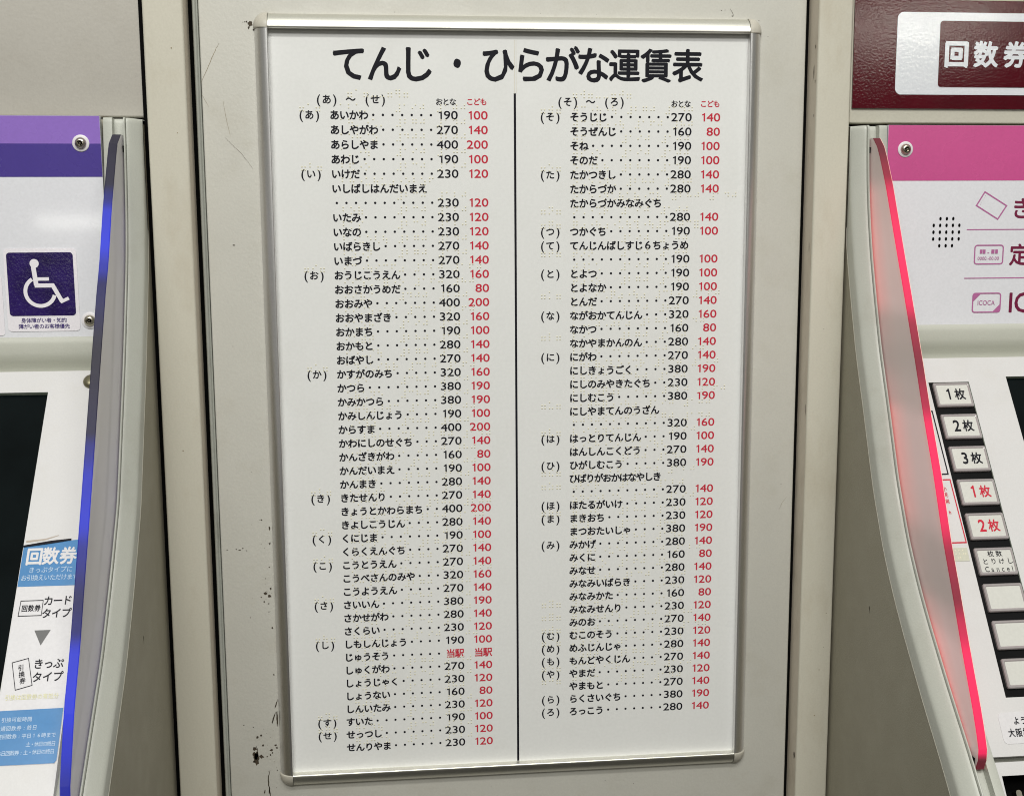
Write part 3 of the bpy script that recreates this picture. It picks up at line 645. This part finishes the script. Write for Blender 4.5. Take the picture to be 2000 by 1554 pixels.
K.poly([(.3378, .0850), (.3378, .0790), (.3440, .0852)]); K.poly([(.3592, .0718), (.3592, .0775), (.3532, .0715)])
K.fit('ICOCA', .3417, .3549, .0766, .0801, w=-.006)
K.make('pictogram', M_plum, g)
K = Ink(PG)
for c, x, z in (('き', 372.0, 147.2), ('っ', 386, 146.8), ('ぷ', 400, 147.2), ('定', 372.3, 113.4), ('期', 387, 113.4), ('券', 402, 113.4)): K.ch(c, x * mmm, z * mmm, .0165, w=.022)
K.fit('ICOCA', .3664, .4240, .0709, .0855, w=.02)
K.make('ticket_type_lettering', M_plumd, g)
screw(g, .2812, -.0220, .1893, .3, 1)
cove(R, .2676, XE)
grid_plate('control_face', R, [269.5, 288.6, 318.6, 347.1, XE * 1000], [40.7, 27.7, 24.7, -157.9, -187.0], {(1, 2), (3, 1), (3, 2)}, .006, M_face, M_lip)
fplate('key_bezel', R, [(288.0, 25.2), (319.2, 25.2), (319.2, -158.6), (288.0, -158.6)], -.0012, .002, M_bezel)
fplate('display_screen', R, [(346.6, 28.2), (XE * 1000, 28.2), (XE * 1000, -158.2), (346.6, -158.2)], -.0034, .002, M_screen)
txt = [('1枚', 0), ('2枚', 0), ('3枚', 0), ('1枚', 1), ('2枚', 1), ('枚数とりけしCancel', 0), ('', 0), ('', 0), ('', 0)]
for i, (t, red) in enumerate(txt):
    z1 = 24.0 - 20.25 * i; z0 = z1 - 15.6; x0, x1 = 291.3, 317.7
    # rim with inset, slightly lower cap
    lv = [(0, -.0010, 0), (0, .0006, 0), (.45, .0014, 0), (1.2, .0014, 0), (1.7, .0010, 0)]
    V = []
    for ins, off, _ in lv:
        V += [R.F(a * mmm, b * mmm, off) for a, b in rr(x0 + ins, x1 - ins, z0 + ins, z1 - ins, 1.0 - .4 * min(ins, 1), 2)]
    n = 12; F = [(k * n + j, k * n + (j + 1) % n, (k + 1) * n + (j + 1) % n, (k + 1) * n + j) for k in range(len(lv) - 1) for j in range(n)]
    key = part('key', V, F, M_keyrim, R.root, label={'': 'blank pale key', }.get(t, ('pale key with red lettering ' if red else 'pale key with black lettering ') + ('' if len(t) > 3 else t)).strip() if True else None)
    V2 = [R.F(a * mmm, b * mmm, .0010) for a, b in rr(x0 + 1.7, x1 - 1.7, z0 + 1.7, z1 - 1.7, .5, 2)]
    part('key_cap', V2, [tuple(range(12))], M_key, key)
    if t:
        K = Ink(lambda a, b: R.F(a, b, .00112))
        if len(t) < 4:
            # the lettering is as high as it is wide on the sloped face
            K.ch(t[0], (x0 + 9.6) * mmm, (z0 + 8.0) * mmm, .0098, w=.02, sx=1.05)
            K.ch('枚', (x0 + 17.8) * mmm, (z0 + 8.0) * mmm, .0074, w=.026, sx=1.08)
        else:
            for c, xx in (('枚', 10.4), ('数', 16.2)): K.ch(c, (x0 + xx) * mmm, (z0 + 12.0) * mmm, .0036, w=.012, sx=1.25)
            for c, xx in zip('とりけし', (5.6, 11.3, 16.8, 22.6)): K.ch(c, (x0 + xx) * mmm, (z0 + 7.7) * mmm, .0036, w=.012, sx=1.2)
            for c, xx in zip('Cancel', (5.6, 9.2, 12.9, 16.4, 20.0, 23.0)): K.ch(c, (x0 + xx) * mmm, (z0 + 3.3) * mmm, .0042, w=.002, sx=1.05)
        K.make('key_lettering', M_red if red else M_ink, key)
K = Ink(lambda a, b: R.F(a, b, .00012))
K.line([(.2720, .0060), (.2862, .0060), (.2866, -.0332), (.2720, -.0332)], .0009)
K.line([(.2720, -.0366), (.2870, -.0366), (.2876, -.0737), (.2720, -.0737)], .0008, mi=1)
for c, x, z in (('小', .2815, -.042), ('児', .2815, -.0455), ('用', .2815, -.0495), ('C', .2790, -.0530), ('h', .2815, -.0560)): K.ch(c, x, z, .0030, mi=1)
K.make('guide_line_print', [M_ink, M_red], R.root)
cl = fplate('braille_label', R, [(276.5, -76.7), (287.0, -76.7), (286.9, -84.3), (276.5, -84.3)], .0003, .0003, M_clearbr)
V = []; F = []
for cx_, cz_ in [(278.6, -78.2), (281.2, -78.2), (283.8, -78.2), (278.6, -80.2), (283.8, -80.2), (281.2, -80.2), (285.4, -80.2), (281.2, -82.4), (279.9, -82.4)]:
    b = len(V); V += [R.F((cx_ + .5 * math.cos(j * math.pi / 4)) * mmm, (cz_ + .5 * math.sin(j * math.pi / 4)) * mmm, .0003) for j in range(8)] + [R.F(cx_ * mmm, cz_ * mmm, .0008)]
    F += [(b + j, b + (j + 1) % 8, b + 8) for j in range(8)]
part('braille_dots', V, F, M_resin, cl, smooth=True)
st = fplate('white_label', R, rr(280.4, 345, -181.0, -165.4, 2.6, 4), .0003, .0003, M_stwhite)
K = Ink(lambda a, b: R.F(a, b, .00045))
K.ch('よ', .2915, -.1697, .0042); K.ch('う', .2960, -.1697, .0042)
for i, c in enumerate('大阪梅田'): K.ch(c, .2866 + i * .0048, -.1756, .0044)
K.make('label_lettering', M_ink, st)
# below the control face: dark joint, then the lower apron with its black-lined opening
fplate('joint_strip', R, [(269.5, -186.0), (XE * 1000, -186.0), (XE * 1000, -194.0), (269.5, -194.0)], -.0045, .003, mat('joint_grey', (.12, .12, .10), .5))
grid_plate('lower_apron', R, [268.2, 274.0, 330, XE * 1000], [-189.6, -196.2, -226, -262], {(1, 1)}, .02, M_face, M_black)
fplate('opening_back', R, [(272, -194), (332, -194), (332, -228), (272, -228)], -.018, .001, M_black)
fplate('metal_latch', R, rr(281.5, 285.0, -214, -203.0, 1.4, 4), -.002, .006, M_steel)

# ---- left machine
L_ = Machine(-1, -.2552, PROF_L, EDGE_L, (54, .80, 28), 'grey ticket machine lit blue, with purple bands and wheelchair sticker', top=209.6)
build_body(L_)
XF = -.62
g = box('graphic_panel', XF, -.2812, -.0220, -.017, .0626, .2104, M_graph, L_.root)
K = Ink(PG); K.rect(XF + .001, -.2813, .1921, .2103); K.make('purple_band', M_purple, g)
K = Ink(PG); K.rect(XF + .001, -.2813, .1702, .1921); K.make('violet_band', M_violet, g)
screw(g, -.2942, -.0220, .1924, .1, -1); screw(g, -.2948, -.0220, .0735, .5, -1)
stk = plate('wheelchair_sticker', rr(-.3491, -.3014, .0666, .1227, .0028, 5), flat(-.0224), .0003, M_stick, g)
plate('navy_square', rr(-.3473, -.3037, .0772, .1200, .0022, 4), flat(-.0226), .0002, M_navy, stk)
wx = lambda c: (-347.7 + (c - 30) * .1119) * mmm
wz = lambda c: (120.1 - (c - 98) * .1153) * mmm
K = Ink(lambda a, b: (a, -.02272, b), 1e-5)
K.disc(wx(195), wz(163), .0030)
K.line([(wx(188), wz(180)), (wx(200), wz(292))], .0030)
K.line([(wx(196), wz(254)), (wx(276), wz(254))], .0023)
K.line([(wx(190), wz(292)), (wx(296), wz(292)), (wx(346), wz(388))], .0028)
K.line([(wx(336), wz(390)), (wx(386), wz(368))], .0022)
K.line([(wx(220) + .0097 * math.cos(math.radians(a)), wz(328) + .0097 * math.sin(math.radians(a))) for a in range(120, 346, 9)], .0025)
K.make('wheelchair_pictogram', M_stick, stk)
K = Ink(lambda a, b: (a, -.02252, b))
for t, x0, x1, z in (('身体障がい者・知的', -340.2, -310.1, 74.1), ('障がい者のお客様優先', -342.1, -308.3, 70.0)):
    p_ = (x1 - x0) / len(t)
    for i, c in enumerate(t): K.ch(c, (x0 + p_ * (i + .5)) * mmm, z * mmm, p_ * 1.04 * mmm, w=.016)
K.make('sticker_lettering', mat('violet_ink', (.05, .03, .16), .4), stk)
plate('partial_sticker', rr(-.372, -.3513, .0640, .1045, .002, 4), flat(-.0224), .0003, M_stick, g)
cove(L_, XF, -.2810)
grid_plate('control_face', L_, [XF * 1000, -316.3, -279.0], [41.4, 28.7, -128, -280], {(0, 1)}, .006, M_face, M_lip)
fplate('display_screen', L_, [(XF * 1000, 29.2), (-315.8, 29.2), (-315.8, -128.5), (XF * 1000, -128.5)], -.0034, .002, M_screen)
# bronze pivot bolt half behind the fin
bx_, bz_ = -.2895, .0345; ns = 24; V = []
for rad_, h in ((.0050, 0), (.0050, .0012), (.0042, .0022), (.0026, .0029), (.001, .0031)):
    V += [L_.F(bx_ + rad_ * math.cos(2 * math.pi * i / ns), bz_ + rad_ * math.sin(2 * math.pi * i / ns) * .8, h) for i in range(ns)]
F = [(k * ns + i, k * ns + (i + 1) % ns, (k + 1) * ns + (i + 1) % ns, (k + 1) * ns + i) for k in range(4) for i in range(ns)] + [tuple(range(4 * ns, 5 * ns))]
part('bolt', V, F, M_brown, L_.root, smooth=True)
# the coupon exchange sticker
cs = fplate('coupon_sticker', L_, [(-315.9, -57.4), (-279.6, -54.2), (-279.6, -159.2), (-280.8, -160.6), (-318.6, -160.6), (-318.6, -129.5), (-315.4, -129.5)], .0003, .0003, M_stwhite, label='white and blue paper sticker with a lifted top edge')
K = Ink(lambda a, b: L_.F(a, b, .00042))
K.poly([(-.3159, -.0576), (-.2797, -.0544), (-.2797, -.0782), (-.3159, -.0781)]); K.make('blue_area', M_blue, cs)
K = Ink(lambda a, b: L_.F(a, b, .00042)); K.poly([(-.3185, -.1366), (-.2797, -.1363), (-.2797, -.1592), (-.2808, -.1605), (-.3185, -.1605)])
K.make('blue_area', M_blue, cs)
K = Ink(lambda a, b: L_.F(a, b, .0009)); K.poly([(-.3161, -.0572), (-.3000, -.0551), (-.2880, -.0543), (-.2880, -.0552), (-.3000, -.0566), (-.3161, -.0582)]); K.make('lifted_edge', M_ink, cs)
K = Ink(lambda a, b: L_.F(a, b, .00055))
for c, x in zip('回数券', (-308.6, -299.0, -288.6)): K.ch(c, x * mmm, -.0629, .0092, w=.034, sx=1.12)
K.make('heading_lettering', M_stwhite, cs)
K = Ink(lambda a, b: L_.F(a, b, .00055))
def run(K, t, x0, x1, z, em, w=.008, sx=1.0, mi=0):
    p_ = (x1 - x0) / len(t)
    for i, c in enumerate(t): K.ch(c, (x0 + p_ * (i + .5)) * mmm, z * mmm, em * mmm, w=w, sx=sx, mi=mi, digit=c.isdigit())
run(K, 'きっぷタイプに', -310.9, -284.8, -69.9, 3.2, sx=1.15); run(K, 'お引換えいただけます', -314.6, -281.0, -73.8, 3.1, sx=1.15)
run(K, '引換可能時間', -313.0, -296.0, -140.7, 2.3, sx=1.2); run(K, '普通回数券:終日', -315.5, -292.6, -144.5, 2.3, sx=1.2)
run(K, '時差回数券:平日16時まで', -316.5, -281.8, -148.1, 2.3, sx=1.2); run(K, '土・休日の終日', -297.4, -281.4, -151.9, 2.3, sx=1.15)
run(K, '土・休日回数券:土・休日の終日', -317.5, -281.4, -155.3, 2.3, sx=1.15)
K.make('pale_lettering', M_lblue, cs)
K = Ink(lambda a, b: L_.F(a, b, .00055))
run(K, 'カード', -299.2, -282.8, -85.5, 5.0, w=.016, sx=1.2); run(K, 'タイプ', -299.4, -282.4, -91.7, 5.0, w=.016, sx=1.2)
run(K, 'きっぷ', -299.8, -282.8, -115.7, 5.0, w=.016, sx=1.2); run(K, 'タイプ', -299.6, -282.2, -121.8, 5.0, w=.016, sx=1.2)
run(K, '回数券', -311.6, -300.4, -88.9, 3.4, w=.02, sx=1.05)
K.line([(-.3125, -.0852), (-.2996, -.0852), (-.2995, -.0926), (-.3128, -.0926)], .00035, True)
K.line([(-.3120, -.1147), (-.3031, -.1129), (-.2989, -.1255), (-.3079, -.1274)], .00035, True)
for c, x, z in (('引', -306.6, -117.2), ('換', -305.6, -120.2), ('券', -304.6, -123.2)): K.ch(c, x * mmm, z * mmm, .0030, w=.014, sx=1.15, rot=.16)
K.make('black_lettering', M_ink, cs)
K = Ink(lambda a, b: L_.F(a, b, .00055)); K.poly([(-.3021, -.0998), (-.2929, -.0998), (-.2974, -.1070)]); K.make('arrow', M_greyp, cs)
K = Ink(lambda a, b: L_.F(a, b, .00055)); run(K, '引換は回数券の有効分', -313.0, -283.1, -130.7, 2.7, sx=1.1); K.make('faded_lettering', M_yel, cs)
K = Ink(lambda a, b: L_.F(a, b, .00012)); K.poly([(-.3150, -.0545), (-.3040, -.0538), (-.2960, -.0520), (-.2960, -.0524), (-.3040, -.0546), (-.3150, -.0556)]); K.make('glue_residue', mat('glue', (.42, .36, .30), .6), L_.root)

# closing sides and bottoms so the machines are solid from other viewpoints
box('cabinet_body', L_.X(1.2) - .36, L_.X(1.2), -.0120, .05, ZB, .2090, M_bodyside, L_.root)
box('cabinet_body', R.X(1.2), R.X(1.2) + .34, -.0120, .05, ZB, .2060, M_bodyside, R.root)

# scuff marks on the textured side panels
for X_, y, z, par in ((L_.X(.25) + .0001, -.0873, -.1319, L_.root), (R.X(.25) - .0001, -.0783, -.1341, R.root)):
    V = [(X_, y + .0009 * math.cos(t) * (.6 + .4 * math.sin(3 * t)), z + .0028 * math.sin(t)) for t in [j * math.pi / 6 for j in range(12)]]
    part('scuff', V, [tuple(range(12))], M_chip, par)
